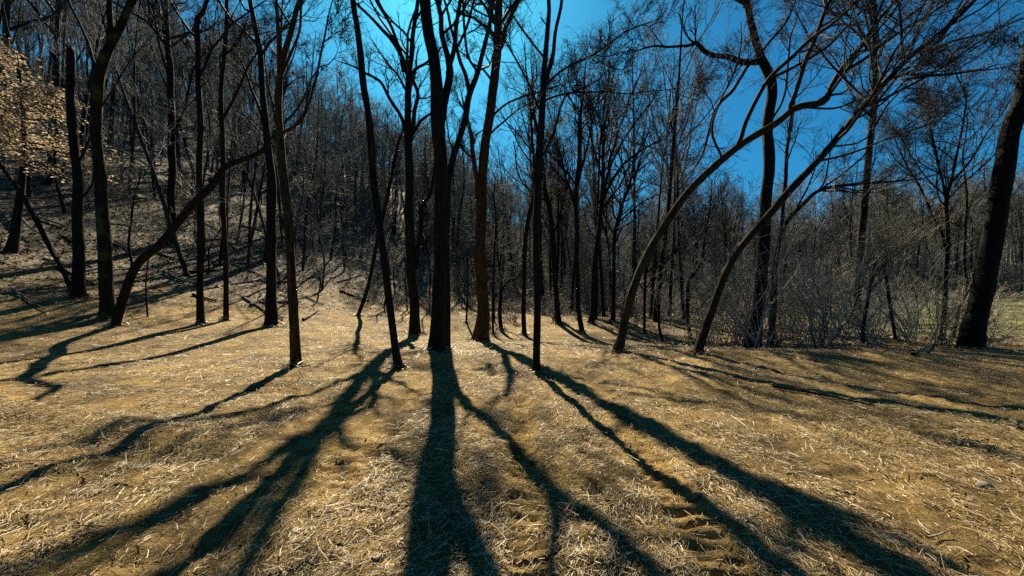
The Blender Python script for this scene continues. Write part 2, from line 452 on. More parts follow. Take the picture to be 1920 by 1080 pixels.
# ------------------------------------------------------------------ trees
def grow(P, R, cnt, lr, ar, trop, wob, K, tr, rr, rng, rmin=.004, lmin=.1, droop=0.):
    """children of a batch of branches: cnt per branch, length as a share of the parent, angle range"""
    B, KP, _ = P.shape
    idx = np.repeat(np.arange(B), cnt); n = len(idx)
    t = rng.uniform(tr[0], tr[1], n) * (KP - 1)
    i = np.minimum(t.astype(int), KP - 2); fr = (t - i)[:, None]
    p0 = P[idx, i] * (1 - fr) + P[idx, i + 1] * fr
    T = norm(P[idx, i + 1] - P[idx, i])
    r = R[idx, i] * (1 - fr[:, 0]) + R[idx, i + 1] * fr[:, 0]
    PL = np.linalg.norm(np.diff(P, axis=1), axis=2).sum(1)[idx]
    pr = norm(np.cross(T, norm(rng.normal(0, 1, (n, 3)))))
    a = rng.uniform(ar[0], ar[1], n)[:, None]
    d = norm(np.cos(a) * T + np.sin(a) * pr)
    L = np.maximum(PL * rng.uniform(lr[0], lr[1], n) * (1.15 - .55 * t / (KP - 1)), lmin)
    pts = [p0]
    for k in range(K - 1):
        d = norm(d + rng.normal(0, wob, (n, 3)) + np.array([0, 0, 1.]) * (trop - droop * k))
        pts.append(pts[-1] + d * (L / (K - 1))[:, None])
    C = np.stack(pts, 1)
    r0 = np.maximum(np.minimum(r * rr, L * .035), rmin)
    CR = r0[:, None] * np.linspace(1, .35, K)[None]
    return C, np.maximum(CR, rmin * .7)

def crown_into(mb, stems, rng, n1, len1, t1, fine=1.0, rmin=.005, levels=4, trop=.12, spread=(.45, 1.0)):
    """twiggy crown over a list of (P(K,3), R(K)) stems"""
    S = [resample(np.column_stack([p, r]), 24) for p, r in stems]
    P = np.stack([s[:, :3] for s in S]); R = np.stack([s[:, 3] for s in S])
    PL = np.linalg.norm(np.diff(P, axis=1), axis=2).sum(1)
    cnt = np.maximum(2, np.round(n1 * PL / PL.max())).astype(int)
    out = [(P, R)]
    for b in range(len(S)):
        pass
    B1, R1 = grow(P, R, cnt, (len1[0], len1[1]), spread, trop, .16, 9, t1, .55, rng, rmin * 1.6, .6)
    mb.tubes(B1, R1, 5)
    B2, R2 = grow(B1, R1, int(6 * fine), (.35, .7), (.35, .95), trop * .7, .2, 6, (.18, .97), .6, rng, rmin * 1.2, .3)
    mb.tubes(B2, R2, 4)
    if levels >= 3:
        B3, R3 = grow(B2, R2, int(6 * fine), (.3, .65), (.35, 1.0), trop * .5, .22, 4, (.15, .98), .6, rng, rmin, .22)
        mb.tubes(B3, R3, 3)
    if levels >= 4:
        B4, R4 = grow(B3, R3, 3, (.3, .7), (.4, 1.0), .05, .2, 2, (.2, .98), .7, rng, rmin * .8, .16)
        mb.tubes(B4, R4, 3)
    return B1, R1, B2, R2

def trunk_mesh(name, P, R, mat, sides=16, flare=True, rough=.085, seed=0, cap=False, ground=None):
    """a single stem with furrowed, uneven bark and root flare"""
    K = len(P)
    T = norm(np.gradient(P, axis=0))
    ref = np.array([1., .2, 0]) if abs(norm(P[-1] - P[0])[2]) > .6 else np.array([0.1, 1., .1])
    U = norm(np.cross(T, ref)); Vv = np.cross(T, U)
    a = np.arange(sides) * 2 * math.pi / sides
    Ls = np.concatenate([[0], np.cumsum(np.linalg.norm(np.diff(P, axis=0), axis=1))])
    r = R[:, None] * np.ones((1, sides))
    A, LL = np.meshgrid(a, Ls)
    r *= 1 + rough * nz(np.cos(A) * 3.1 + 7, np.sin(A) * 3.1 + LL * 1.3, seed) + rough * .8 * nz(np.cos(A) * 1.2 + LL * .9, np.sin(A) * 1.2, seed + 1)
    r *= 1 + rough * .6 * nz(A * 4, LL * 5, seed + 2)
    if flare:
        zz = LL
        fl = np.exp(-zz / (R[0] * 2.2))
        r *= 1 + fl * (.38 + .30 * np.cos(A * 4 + seed) + .12 * np.cos(A * 3 + seed * 2.1))
    v = P[:, None] + r[:, :, None] * (np.cos(a)[None, :, None] * U[:, None] + np.sin(a)[None, :, None] * Vv[:, None])
    k = np.arange(K - 1)[:, None]; s = np.arange(sides)[None]
    q = np.stack([k * sides + s, k * sides + (s + 1) % sides, (k + 1) * sides + (s + 1) % sides, (k + 1) * sides + s], -1).reshape(-1, 4)
    v = v.reshape(-1, 3)
    if cap:
        rg = np.random.default_rng(seed)
        v = v.copy(); v[-sides:] += T[-1] * rg.uniform(-.12, .22, (sides, 1)) * R[-1] * 4
        c = len(v); v = np.vstack([v, P[-1:] - T[-1:] * R[-1] * .6])
        b0 = (K - 1) * sides
        q = np.vstack([q, [[b0 + j, b0 + (j + 1) % sides, c, c] for j in range(sides)]])
        me = bpy.data.meshes.new(name)
        me.from_pydata(v.tolist(), [], [tuple(dict.fromkeys(ff)) for ff in q.tolist()])
        me.polygons.foreach_set('use_smooth', [True] * len(me.polygons)); me.materials.append(mat); me.update()
        return me
    return mesh_from(name, v, q, mat)

def parse(s):
    return np.array([[float(k) for k in q.split(',')] for q in s.split()])

def path3d(pts, Y0, k_lean, rg, zref=None):
    """pixels with widths -> 3-D path with radii; the stem leans in depth by k_lean per metre of height"""
    out = []
    base = p2w(pts[0][0], pts[0][1], Y0)
    for px, py, w in pts:
        dz = (pts[0][1] - py) / F * Y0
        Y = Y0 + k_lean * dz
        p = p2w(px, py, Y)
        cth = 1 / math.hypot(1, (px - CX) / F)
        out.append([*p, max(w * Y * cth / F / 2, .006)])
    return np.array(out)

def extend(Q, ext, rg, rend=.015, up=.10, n=6):
    d = norm(Q[-1, :3] - Q[-3, :3])
    r0 = Q[-1, 3]; p = Q[-1, :3].copy(); rows = []
    for k in range(n):
        d = norm(d + rg.normal(0, .10, 3) + np.array([0, 0, up]))
        p = p + d * ext / n
        rows.append([*p, r0 + (rend - r0) * (k + 1) / n])
    return np.vstack([Q, rows])

TOT = [0]; FEET = []
def hero(name, label, trunk, limbs=(), ext=7.0, mat=None, n1=12, len1=(.18, .32), t1=(.45, .98), fine=1.0, lean=None,
         group=None, cat='tree', seed=0, base_y=None, snag=False, twig=None, rmin=.0052, lim_n=.8, levels=4, trop=.12, sides=16, Y0=None, flare=True, wf=.9):
    rg = np.random.default_rng(100 + seed)
    mat = mat or M_BARK; twig = twig or M_TWIG
    T = parse(trunk); T[:, 2] *= wf
    if Y0 is None: Y0 = hit(T[0, 0], T[0, 1])
    k = rg.uniform(-.06, .06) if lean is None else lean
    Q = path3d(T, Y0, k, rg)
    base = Q[0, :3].copy(); base[2] = hf(base[0], base[1])
    root = tag(obj(name, None, loc=base), label, cat, group)
    FEET.append((base[0], base[1], Q[0, 3]))
    Q[0, 2] = min(Q[0, 2], base[2])
    dn = norm(Q[0, :3] - Q[1, :3])
    Q = np.vstack([np.append(Q[0, :3] + dn * .12 + np.array([0, 0, -.06]), Q[0, 3]), Q])
    if not snag and ext > 0: Q = extend(Q, ext, rg)
    Ltot = np.linalg.norm(np.diff(Q[:, :3], axis=0), axis=1).sum()
    D = resample(Q, max(30, int(Ltot / .16)))
    wig = np.stack([nz(np.arange(len(D)) * .11, np.full(len(D), i * 5.), seed + i) for i in range(3)], 1)
    D[:, :3] += wig * np.minimum(.10, D[:, 3:4] * .35)
    D[:, :3] -= base
    obj('trunk', trunk_mesh('trunk', D[:, :3], D[:, 3], mat, sides=sides, seed=seed, flare=flare, cap=snag), root)
    stems = [(D[:, :3], D[:, 3])]
    for j, ls in enumerate(limbs):
        A = parse(ls)
        # the limb leaves the stem at its own depth and swings toward or away from the eye
        z0 = (T[0, 1] - A[0, 1]) / F * Y0
        Yb = Y0 + k * z0
        sw = rg.uniform(-.35, .35)
        rows = []
        for i, (px, py, w) in enumerate(A):
            dd = math.hypot(px - A[0, 0], py - A[0, 1]) / F * Yb
            Y = Yb + sw * dd
            p = p2w(px, py, Y); cth = 1 / math.hypot(1, (px - CX) / F)
            rows.append([*p, max(w * Y * cth / F / 2, .007)])
        LQ = np.array(rows)
        if A[-1, 1] < 25: LQ = extend(LQ, ext * .75, rg, .012)
        else: LQ = extend(LQ, min(1.6, .12 * Y0), rg, .008, up=.05, n=4)
        Ll = np.linalg.norm(np.diff(LQ[:, :3], axis=0), axis=1).sum()
        E = resample(LQ, max(12, int(Ll / .2)))
        wl = np.stack([nz(np.arange(len(E)) * .3, np.full(len(E), i * 5.), seed + i + 9 * j) for i in range(3)], 1)
        E[1:, :3] += wl[1:] * np.minimum(.07, E[1:, 3:4] * .8)
        E[:, :3] -= base
        obj('limb', trunk_mesh('limb', E[:, :3], E[:, 3], mat, sides=8, seed=seed + j + 3, flare=False, rough=.04), root)
        stems.append((E[:, :3], E[:, 3]))
    if n1 > 0:
        n1 = int(round(n1 * 1.4)); mb = MB()
        SB, SR = grow(stems[0][0][None], stems[0][1][None], np.array([7]), (.006, .02), (.7, 1.3), .05, .1, 3, (.12, .6), .28, rg, .012, .08)
        mb.tubes(SB, np.maximum(SR, .012) * np.array([1.3, 1, .8]), 6)
        crown_into(mb, stems[:1], rg, n1, len1, t1, fine, rmin, levels, trop)
        if len(stems) > 1:
            crown_into(mb, stems[1:], rg, max(4, int(n1 * lim_n)), (.22, .42), (.3, .98), fine, rmin, levels, trop)
        V, Fq = mb.arrays(); TOT[0] += len(Fq) * 2
        obj('crown', mesh_from('crown', V, Fq, twig), root)
    return root, base, stems

# --- the hill side of the clearing
hero('dead_snag', 'dead trunk snapped off bare at the top beside the forked tree', '146,556,34 149,500,28 149,400,26 142,300,23 136,200,21 132,130,20 131,88,19',
     ['150,300,7 165,270,6 178,240,4', '147,380,6 170,350,5 176,320,3'], snag=True, n1=0, seed=1, mat=M_BARK, cat='dead tree')
hero('forked_tree', 'stout tree forking high into two heavy limbs, leaning log at its foot', '201,595,38 198,540,36 195,480,34 191,400,31 187,300,28 183,220,27 186,150,30 205,95,24 226,50,19 246,4,17',
     ['182,140,10 165,85,9 150,45,7 130,0,6', '200,100,16 204,50,14 206,0,12', '190,200,5 215,160,4 240,120,3'], mat=M_MOSS, n1=8, wf=.85, seed=2, t1=(.5, .98))
hero('slim_tree', 'slim straight tree with an elbow bend high up, beside the reddish slim tree', '379,608,18 377,560,16 376,500,15 374,400,14 374,300,14 374,200,13 371,110,13 369,40,12 381,22,10 388,0,9',
     ['372,110,4 350,70,3 335,20,3'], n1=8, seed=3)
hero('slim_tree', 'slim reddish-barked tree behind the one with the elbow bend', '423,600,12 424,540,12 421,440,11 417,370,11 417,300,11 416,233,11 415,150,10 423,60,9 424,0,8',
     ['418,222,7 441,180,6 463,130,5 480,100,4'], n1=7, seed=4, mat=M_WARM)
hero('tall_tree', 'tall dark tree with flared foot standing behind the orange-barked leaning one', '511,611,27 510,540,25 511,450,23 511,380,21 507,310,19 498,240,17 491,170,15 487,100,14 477,45,12 469,0,11',
     ['500,245,7 486,200,6 470,160,5 455,120,4'], n1=8, wf=.82, seed=5)
hero('tall_tree', 'tall tree with orange-lit lower trunk swaying upward, foot in straw', '557,688,25 552,620,23 546,520,22 539,400,21 531,320,20 526,270,19 521,200,16 525,130,14 538,88,13 550,50,12 562,0,10',
     ['523,180,9 522,100,9 517,0,7', '531,248,8 556,236,7 575,205,6 590,150,5 610,66,4', '524,150,7 545,100,6 560,60,5 566,0,5'], n1=8, wf=.84, seed=6, mat=M_ORANGE)
hero('leaning_dead_tree', 'thick bowed trunk leaning from the forked tree into its tall neighbour', '214,548,27 253,503,26 300,458,24 333,420,23 362,382,21 392,352,19 409,328,18 424,311,16 466,297,14 495,282,12 508,256,9',
     n1=3, ext=0, len1=(.08, .15), seed=7, wf=.76, flare=False, cat='leaning trunk', Y0=12.2, lean=.1, levels=3)
hero('leaning_dead_tree', 'thin dead stem leaning against the snapped dead trunk', '133,545,13 117,503,13 90,457,13 67,413,13 37,360,12 0,303,11 -40,240,10',
     n1=3, ext=3, len1=(.08, .15), seed=8, flare=False, cat='leaning trunk', mat=M_BARK, levels=3)
hero('hillside_tree', 'large dark tree on the slope behind the slim tree with the elbow bend', '322,455,19 321,400,18 320,353,17 321,233,16 317,100,14 310,0,12',
     ['321,260,6 345,200,5 360,140,4', '318,150,6 300,90,5 290,30,4'], n1=9, seed=9, rmin=.009)
# --- the middle
hero('bowed_tree', 'slender dark tree bowed to one side, foot between two broad shadows', '746,688,20 740,650,17 729,570,16 720,490,16 712,430,15 702,345,15 697,270,15 690,215,15 680,160,15 675,100,14 669,50,13 661,0,12',
     n1=7, seed=10, t1=(.62, .98))
hero('twin_tree', 'tree splitting into many upswept stems behind the bowed tree', '776,626,20 774,560,20 771,480,19 768,400,18 767,330,16 764,255,15 763,200,14 765,140,12 772,100,10 776,60,9 783,0,8',
     ['764,140,9 752,110,8 738,80,8 720,58,7 697,32,6 673,10,5', '762,250,8 748,215,7 730,185,7 716,155,6 700,143,5 683,136,5', '771,265,9 777,217,8 783,187,7 774,147,7 783,128,6 800,118,5',
      '774,250,6 788,226,6 805,214,4', '779,505,10 789,443,9 793,393,8 806,362,7 812,320,5', '757,135,7 738,60,6 706,0,5'], n1=8, seed=11)
hero('dark_trunk', 'tall dark trunk casting the broad straight shadow, second stem rising from its side', '822,660,27 822,600,25 823,520,25 824,430,25 824,330,25 823,250,25 821,190,25 813,115,23 803,62,22 798,0,21',
     ['829,250,16 833,185,15 840,140,15 837,108,12 830,67,10 826,33,9 820,0,9', '840,140,10 850,88,9 853,45,8 861,0,7', '839,120,6 862,80,5 880,40,5 890,0,4'], n1=9, wf=1.0, seed=12, t1=(.6, .98))
hero('dark_trunk', 'narrower stem hugging the broad-shadowed trunk then leaning away with a forked top', '838,656,12 838,560,13 837,450,13 839,360,13 847,312,13 862,262,13 874,222,13 880,183,12 896,140,10 903,112,9 915,60,8 926,0,7',
     ['880,185,9 872,145,8 862,112,7 850,70,6 840,20,5', '897,140,6 880,110,5 872,60,5 868,10,4', '845,300,5 850,280,4 842,262,3'], n1=8, seed=13)
hero('warm_trunk', 'tall thick trunk with orange-brown bark coloured as if sunlit and root flare', '903,641,29 903,600,25 902,540,24 902,450,23 904,370,21 910,290,20 917,220,19 924,150,18 930,100,17 933,50,16 936,0,15',
     ['895,372,9 890,320,9 886,265,8 878,226,7', '930,105,10 945,68,9 957,30,8 973,0,7', '921,222,5 946,196,4 978,182,4 1010,174,3', '921,250,4 945,228,4 962,214,3', '929,160,5 905,130,4 885,120,4 875,105,3'], n1=9, seed=14, mat=M_ORANGE, t1=(.55, .98))
hero('slim_tree', 'slim pole tree standing forward on the straw with a twin top', '1008,700,17 1006,650,15 1005,560,15 1004,480,16 1006,400,16 1009,320,16 1014,250,15 1018,200,14 1021,150,13 1024,90,11 1026,50,10 1028,0,8',
     ['1024,155,9 1033,115,8 1039,60,7 1053,0,6', '1019,290,5 1038,250,5 1049,205,4 1062,178,4 1107,160,3', '1023,160,5 1060,128,4 1110,104,4 1170,62,3', '1011,205,5 995,165,4 972,120,4 952,85,3',
      '1022,110,4 985,62,4 962,30,3', '1017,190,4 1060,175,4 1120,172,3 1180,176,2'], n1=11, seed=15, t1=(.5, .98))
hero('thin_tree', 'thin tree curving behind the slim pole tree', '983,627,10 983,560,9 984,500,9 986,450,9 993,403,9 1001,372,8 1003,320,7 997,250,6 992,180,5', n1=9, seed=16, fine=.85, rmin=.007, ext=3)
hero('thin_tree', 'dark tree tilting toward the slim pole tree, farther back', '1046,607,12 1042,527,11 1038,460,11 1029,393,10 1022,350,9 1012,280,8 1000,200,6', ['1036,440,5 1052,400,4 1064,340,3'], n1=10, seed=17, fine=.9, rmin=.008, ext=3)
hero('thin_tree', 'straight dark tree with its foot in a patch of shadow', '1091,623,11 1084,573,10 1082,493,10 1081,427,10 1081,360,9 1085,290,8 1088,220,7', ['1082,400,5 1066,350,5 1050,290,4', '1084,330,5 1100,280,4 1110,230,3'], n1=10, seed=18, fine=.9, rmin=.008, ext=4)
hero('spreading_tree', 'tree with a crown fanning out in many upswept branches', '1110,607,13 1113,547,11 1117,480,11 1124,425,10 1128,390,9 1130,330,8 1131,280,7 1134,230,6',
     ['1128,385,7 1143,310,6 1153,265,5 1175,200,4 1195,150,3', '1130,370,6 1160,320,5 1200,285,4 1240,260,3', '1128,330,5 1115,280,4 1100,220,3', '1140,320,5 1170,260,4 1215,200,3'], n1=12, seed=19, fine=.95, rmin=.008, ext=3, len1=(.25, .45))
hero('thin_tree', 'thin tree leaning over toward the smooth arching trunk', '1150,604,9 1150,527,8 1153,443,8 1163,393,7 1178,355,7 1190,300,5', n1=12, seed=20, fine=.9, rmin=.008, ext=3, len1=(.25, .4), t1=(.35, .98))
hero('thin_tree', 'distant dark stem leaning over brush, behind the bowed tree', '672,592,8 690,533,8 703,470,8 717,410,7 727,360,7 741,300,6', n1=9, seed=21, fine=.8, rmin=.010, ext=4)
# --- the arching trees and the thicket
hero('arching_tree', 'smooth tan trunk arching far over the clearing, alone on open straw', '1157,660,24 1166,630,20 1176,592,19 1200,512,19 1236,440,19 1282,371,18 1340,312,18 1398,264,18 1455,231,18 1492,203,18 1545,191,17 1558,165,15 1580,128,14 1617,80,12 1647,38,11 1678,0,10',
     ['1382,274,9 1408,215,9 1425,178,9 1447,143,9 1487,106,8 1521,73,8 1557,47,7 1602,5,6', '1480,212,9 1490,180,9 1507,130,9 1530,62,9 1558,0,8', '1574,136,10 1617,110,9 1663,77,8 1713,43,7 1782,0,6',
      '1500,200,6 1560,205,5 1600,190,4', '1600,105,6 1660,40,5 1690,0,5', '1355,300,5 1335,250,5 1345,200,4 1380,130,4', '1450,145,7 1500,118,7 1560,80,6 1625,10,5'], n1=10, wf=.8, seed=22, mat=M_SMOOTH, ext=4, t1=(.5, .98), trop=.06, lean=.05)
hero('arching_tree', 'dark brown trunk leaning steeply over the thicket edge', '1308,662,22 1318,625,19 1330,588,19 1347,540,19 1371,493,19 1402,450,19 1440,405,19 1480,357,19 1533,302,18 1580,248,18 1630,190,18 1674,140,18 1711,104,16 1773,53,14 1828,0,12',
     ['1706,108,8 1715,66,7 1740,28,6 1752,0,5', '1530,305,6 1600,285,5 1680,255,4 1740,235,3', '1600,225,6 1640,205,5 1690,160,4 1730,110,4', '1560,275,5 1620,262,4 1660,200,4', '1690,150,7 1740,142,6 1790,138,5 1842,131,4'], n1=10, wf=.8, seed=23, mat=M_WARM, ext=3, t1=(.4, .98), trop=.06, lean=-.04)
hero('upright_tree', 'stout upright tree with one bare elbowed limb, rising from the thicket', '1414,655,30 1419,600,26 1427,530,25 1434,450,24 1438,350,24 1441,250,24 1444,190,24 1440,150,22 1424,108,18 1410,55,16 1400,0,14',
     ['1422,116,14 1385,113,12 1350,105,10 1322,97,9 1306,82,9 1290,86,6 1232,88,4', '1424,105,7 1450,70,6 1475,40,5 1480,28,4', '1404,122,7 1375,165,7 1343,205,6 1330,245,5 1318,285,4 1307,305,3', '1440,240,6 1470,180,5 1482,70,4'], n1=8, seed=24, t1=(.55, .98))
hero('curved_tree', 'slender tree curving out of the thicket into a long level branch', '1443,652,16 1450,560,14 1454,490,13 1463,440,11 1481,407,11 1510,378,10 1540,357,9 1600,346,7 1660,342,6 1720,336,4',
     ['1465,430,8 1470,350,8 1478,270,7 1486,200,6 1500,140,5', '1530,362,5 1575,330,4 1610,300,4'], n1=8, seed=25, ext=1.5, t1=(.35, .98), mat=M_BARK)
rE, bE, sE = hero('ivy_tree', 'tree with dry leaf clusters clinging round its upper trunk', '1606,618,19 1608,540,18 1613,460,18 1622,360,17 1630,290,16 1637,220,16 1641,150,14 1642,80,12 1640,0,10',
     ['1641,165,7 1680,142,6 1740,142,5 1835,130,4', '1636,220,6 1600,180,5 1575,130,4', '1641,120,6 1665,70,5 1690,20,4'], n1=8, seed=26, rmin=.006)
hero('bare_tree', 'bare tree with fanning top beside the thick tilted trunk', '1767,640,12 1770,573,12 1773,527,11 1777,460,11 1774,400,10 1774,370,9 1785,330,8 1798,270,6 1810,200,5',
     ['1775,470,8 1757,420,7 1740,385,6 1720,345,5 1700,310,4', '1775,380,7 1765,330,6 1752,280,5 1745,240,4', '1780,345,6 1820,300,5 1850,250,4 1880,210,3'], n1=12, seed=27, ext=2.5, len1=(.25, .4), rmin=.0055, fine=1.0, t1=(.4, .98))
hero('bare_tree', 'crooked thin stem close against the thick tilted trunk', '1787,634,9 1797,585,9 1812,545,8 1807,490,8 1809,430,7 1813,370,6 1806,310,5', ['1800,575,5 1830,520,5 1860,480,4'], n1=8, seed=28, ext=2, fine=.9)
hero('thick_trunk', 'thick dark tilted trunk with flared foot at the thicket edge', '1816,652,54 1827,600,48 1846,530,46 1862,450,45 1879,360,45 1896,280,44 1912,190,43 1930,90,41 1944,0,40', [], n1=10, wf=1.0, seed=29, sides=24, mat=M_DARK, flare=False, t1=(.6, .98))
hero('stunted_stem', 'short dark stem among brush with a tuft of twigs at its head', '1617,644,11 1621,605,10 1629,560,9 1634,525,8', [], n1=12, ext=.8, len1=(.4, .8), t1=(.6, .98), seed=30, twig=M_BRUSH, cat='small tree', levels=3)
hero('stunted_stem', 'crooked dark sapling with rust-brown foot in the thicket', '1681,640,9 1672,590,8 1663,530,7 1656,500,6', ['1657,500,5 1690,470,4 1720,440,3'], n1=10, ext=.9, len1=(.4, .8), t1=(.6, .98), seed=31, twig=M_BRUSH, cat='small tree', levels=3)
hero('sapling', 'thin sapling with a sharply kinked pale branch near the arching tan trunk', '1208,626,6 1208,580,6 1210,513,5', ['1210,515,4 1235,492,4 1262,474,3 1285,462,2'], n1=6, ext=1.0, len1=(.4, .7), seed=32, cat='small tree', levels=3, t1=(.5, .98))
hero('sapling', 'wavy thin sapling leaning beside the one with the kinked branch', '1244,641,6 1237,614,6 1236,560,5 1238,505,4', ['1238,500,4 1260,480,4 1290,445,3'], n1=6, ext=1.0, len1=(.4, .7), seed=33, cat='small tree', levels=3, t1=(.5, .98))
hero('sapling', 'kinked sapling standing right behind the dark brown leaning trunk', '1294,637,9 1291,590,8 1291,530,7 1307,508,6 1317,477,6 1324,430,5', [], n1=7, ext=2.5, len1=(.2, .4), seed=34, cat='small tree', levels=3, t1=(.4, .98))
hero('stub', 'short dark broken stem behind the orange-barked trunk', '940,617,9 938,580,8 940,545,7 941,530,6', ['941,545,4 955,525,3 970,520,3'], snag=True, n1=0, seed=35, cat='dead tree')
hero('sapling', 'thin pole between the broad-shadowed trunk and the orange-barked trunk', '875,605,4 876,560,4 877,500,3', [], n1=6, ext=1.5, len1=(.2, .4), seed=36, cat='small tree', levels=3)
hero('sapling', 'thin pole just beyond the orange-barked trunk beside the broken stem', '924,626,5 925,560,5 927,480,4 930,420,4', [], n1=7, ext=2.5, len1=(.2, .4), seed=37, cat='small tree', levels=3)
print('hero tris', TOT[0])

def leaf_quads(C, size, rg, flat=.5):
    n = len(C)
    a = rg.uniform(0, 6.28, n); t = rg.normal(0, flat, n); rl = rg.normal(0, flat, n)
    d = np.stack([np.cos(a) * np.cos(t), np.sin(a) * np.cos(t), np.sin(t)], -1)
    s = norm(np.stack([-np.sin(a), np.cos(a), rl], -1))
    L = rg.uniform(.7, 1.3, n)[:, None] * size; w = L * .55
    up = np.cross(d, s)
    v = np.stack([C - d * L * .5, C - s * w * .5 + up * w * .15, C + d * L * .5, C + s * w * .5 + up * w * .15], 1).reshape(-1, 3)
    f = (np.arange(n) * 4)[:, None] + np.arange(4)[None]
    return v, f

# straw and leaves banked against the trunk feet
rg = np.random.default_rng(77); xs, ys = [], []
for bx, by, r in FEET:
    k = int(50 + 420 * min(r, .35)); a = rg.uniform(0, 6.28, k); q = r * (1.15 + np.abs(rg.normal(0, .75, k)))
    xs.append(bx + np.cos(a) * q); ys.append(by + np.sin(a) * q)
x = np.concatenate(xs); y = np.concatenate(ys); n = len(x)
L = rg.uniform(.05, .2, n) * (.7 + .04 * y)
v, f = strips(x, y, L, L * rg.uniform(.05, .16, n), rg.uniform(0, 6.28, n), rg.normal(0, .3, n), .01 + .05 * rg.random(n), rg.normal(0, .1, n), rg.normal(0, .6, n))
tag(obj('leaf_litter', mesh_from('banked_litter', v, f, M_STRAW, False)), 'dry leaves and straw gathered round the trunk feet', 'leaf litter', kind='stuff')

# ivy and dry leaf clusters on the ivy tree
rg = np.random.default_rng(5)
Pt = np.vstack([sE[0][0][int(len(sE[0][0]) * .42):int(len(sE[0][0]) * .78)], sE[1][0][len(sE[1][0]) // 3:], sE[2][0], sE[3][0]])
C = Pt[rg.integers(0, len(Pt), 260)] + rg.normal(0, .22, (260, 3))
C = (C[:, None] + rg.normal(0, .14, (260, 14, 3))).reshape(-1, 3)
v, f = leaf_quads(C, .085, rg, .7)
obj('foliage', mesh_from('foliage', v, f, M_IVY, False), rE)

# golden beech that keeps its leaves, up the slope
def beech(label, px, py, Yd, h, spread, nl, seed):
    rg = np.random.default_rng(seed)
    Y = Yd; X = (px - CX) / F * Y; z = hf(X, Y)
    root = tag(obj('beech_tree', None, loc=(X, Y, z)), label, 'tree')
    t = np.linspace(0, 1, 20)
    P = np.stack([.3 * np.sin(t * 3), .2 * np.sin(t * 2.2), t * h - .2], 1); R = .14 * (1 - t) + .02
    obj('trunk', trunk_mesh('trunk', P, R, M_BARK, 10, seed=seed), root)
    mb = MB()
    B1, R1 = grow(P[None], R[None], np.array([26]), (spread * .7, spread), (1.1, 1.6), .0, .10, 8, (.42, .98), .5, rg, .012, .6)
    B2, R2 = grow(B1, R1, 7, (.3, .6), (.5, 1.1), -.02, .08, 5, (.1, .98), .6, rg, .008, .3)
    mb.tubes(B1, R1, 4); mb.tubes(B2, R2, 3)
    V, Fq = mb.arrays(); obj('crown', mesh_from('crown', V, Fq, M_TWIG), root)
    A = np.concatenate([B2.reshape(-1, 3), B1[:, 3:].reshape(-1, 3)])
    C = A[rg.integers(0, len(A), nl)] + rg.normal(0, 1, (nl, 3)) * np.array([.22, .22, .05])
    v, f = leaf_quads(C, .12, rg, .3)
    obj('foliage', mesh_from('foliage', v, f, M_BEECH, False), root)
beech('young beech holding layered golden dry leaves on the hillside', 20, 0, 15.5, 8.4, .34, 6000, 71)
beech('small sapling with a few golden leaves low on the slope', 80, 0, 22.0, 1.6, .5, 260, 72)

# ------------------------------------------------------------------ woods behind
def tree_variant(seed, h, r, n1, len1, fork=True, fine=1.0, rmin=.010, levels=4, t1=(.35, .98), mat=M_BARK, twig=M_TWIG, name='bare_tree', lean=.05):
    rg = np.random.default_rng(seed)
    root = obj(name, None)
    n = 26; t = np.linspace(0, 1, n)
    lx, ly = rg.normal(0, lean, 2)
    P = np.stack([h * lx * t + .35 * nz(t * 3.3, t * 0, seed) * t ** .5, h * ly * t + .35 * nz(t * 3.1, t * 0 + 4, seed) * t ** .5, t * h - .4], 1)
    R = r * (1 - t) ** .8 * .93 + .02
    mb = MB()
    obj('trunk', trunk_mesh('trunk', P, R, mat, 9, seed=seed, rough=.05), root)
    stems = [(P, R)]
    if fork:
        lb, lr_ = grow(P[None], R[None], np.array([3]), (.35, .55), (.3, .55), .12, .08, 12, (.35, .6), .7, rg, .03, 1)
        mb.tubes(lb, lr_, 6)
        stems += [(lb[i], lr_[i]) for i in range(3)]
    crown_into(mb, stems, rg, n1, len1, t1, fine, rmin, levels)
    V, Fq = mb.arrays()
    obj('crown', mesh_from('crown', V, Fq, twig), root)
    TOT[0] += len(Fq) * 2
    return root

placed = []
def free(x, y, dmin):
    for a, b in placed:
        if (a - x) ** 2 + (b - y) ** 2 < dmin * dmin: return False
    placed.append((x, y)); return True

rg = np.random.default_rng(23)
def scatter(protos, spots, label, group, smin, smax, cat='tree'):
    used = [False] * len(protos)
    for (x, y) in spots:
        k = int(rg.integers(0, len(protos))); s = rg.uniform(smin, smax)
        loc = (x, y, hf(x, y)); rot = (rg.normal(0, .035), rg.normal(0, .035), rg.uniform(0, 6.28)); scl = (s, s, s * rg.uniform(.9, 1.15))
        if not used[k]:
            o = protos[k]; used[k] = True
            o.location, o.rotation_euler, o.scale = loc, rot, scl
        else:
            o = dup(protos[k], loc, rot, scl)
        tag(o, label(k, x, y) if callable(label) else label, cat, group)
    for k, uu in enumerate(used):
        if not uu:
            for ch in list(protos[k].children): bpy.data.objects.remove(ch)
            bpy.data.objects.remove(protos[k])

def pick(n, cond, y0, y1, dmin, expo, x0=-1.42, x1=1.42):
    out = []; tries = 0
    while len(out) < n and tries < 40000:
        tries += 1
        uu = rg.random(); Y = (y0 ** (1 - expo) + uu * (y1 ** (1 - expo) - y0 ** (1 - expo))) ** (1 / (1 - expo))
        X = rg.uniform(x0, x1) * Y
        if cond(X, Y) and free(X, Y, dmin): out.append((X, Y))
    return out

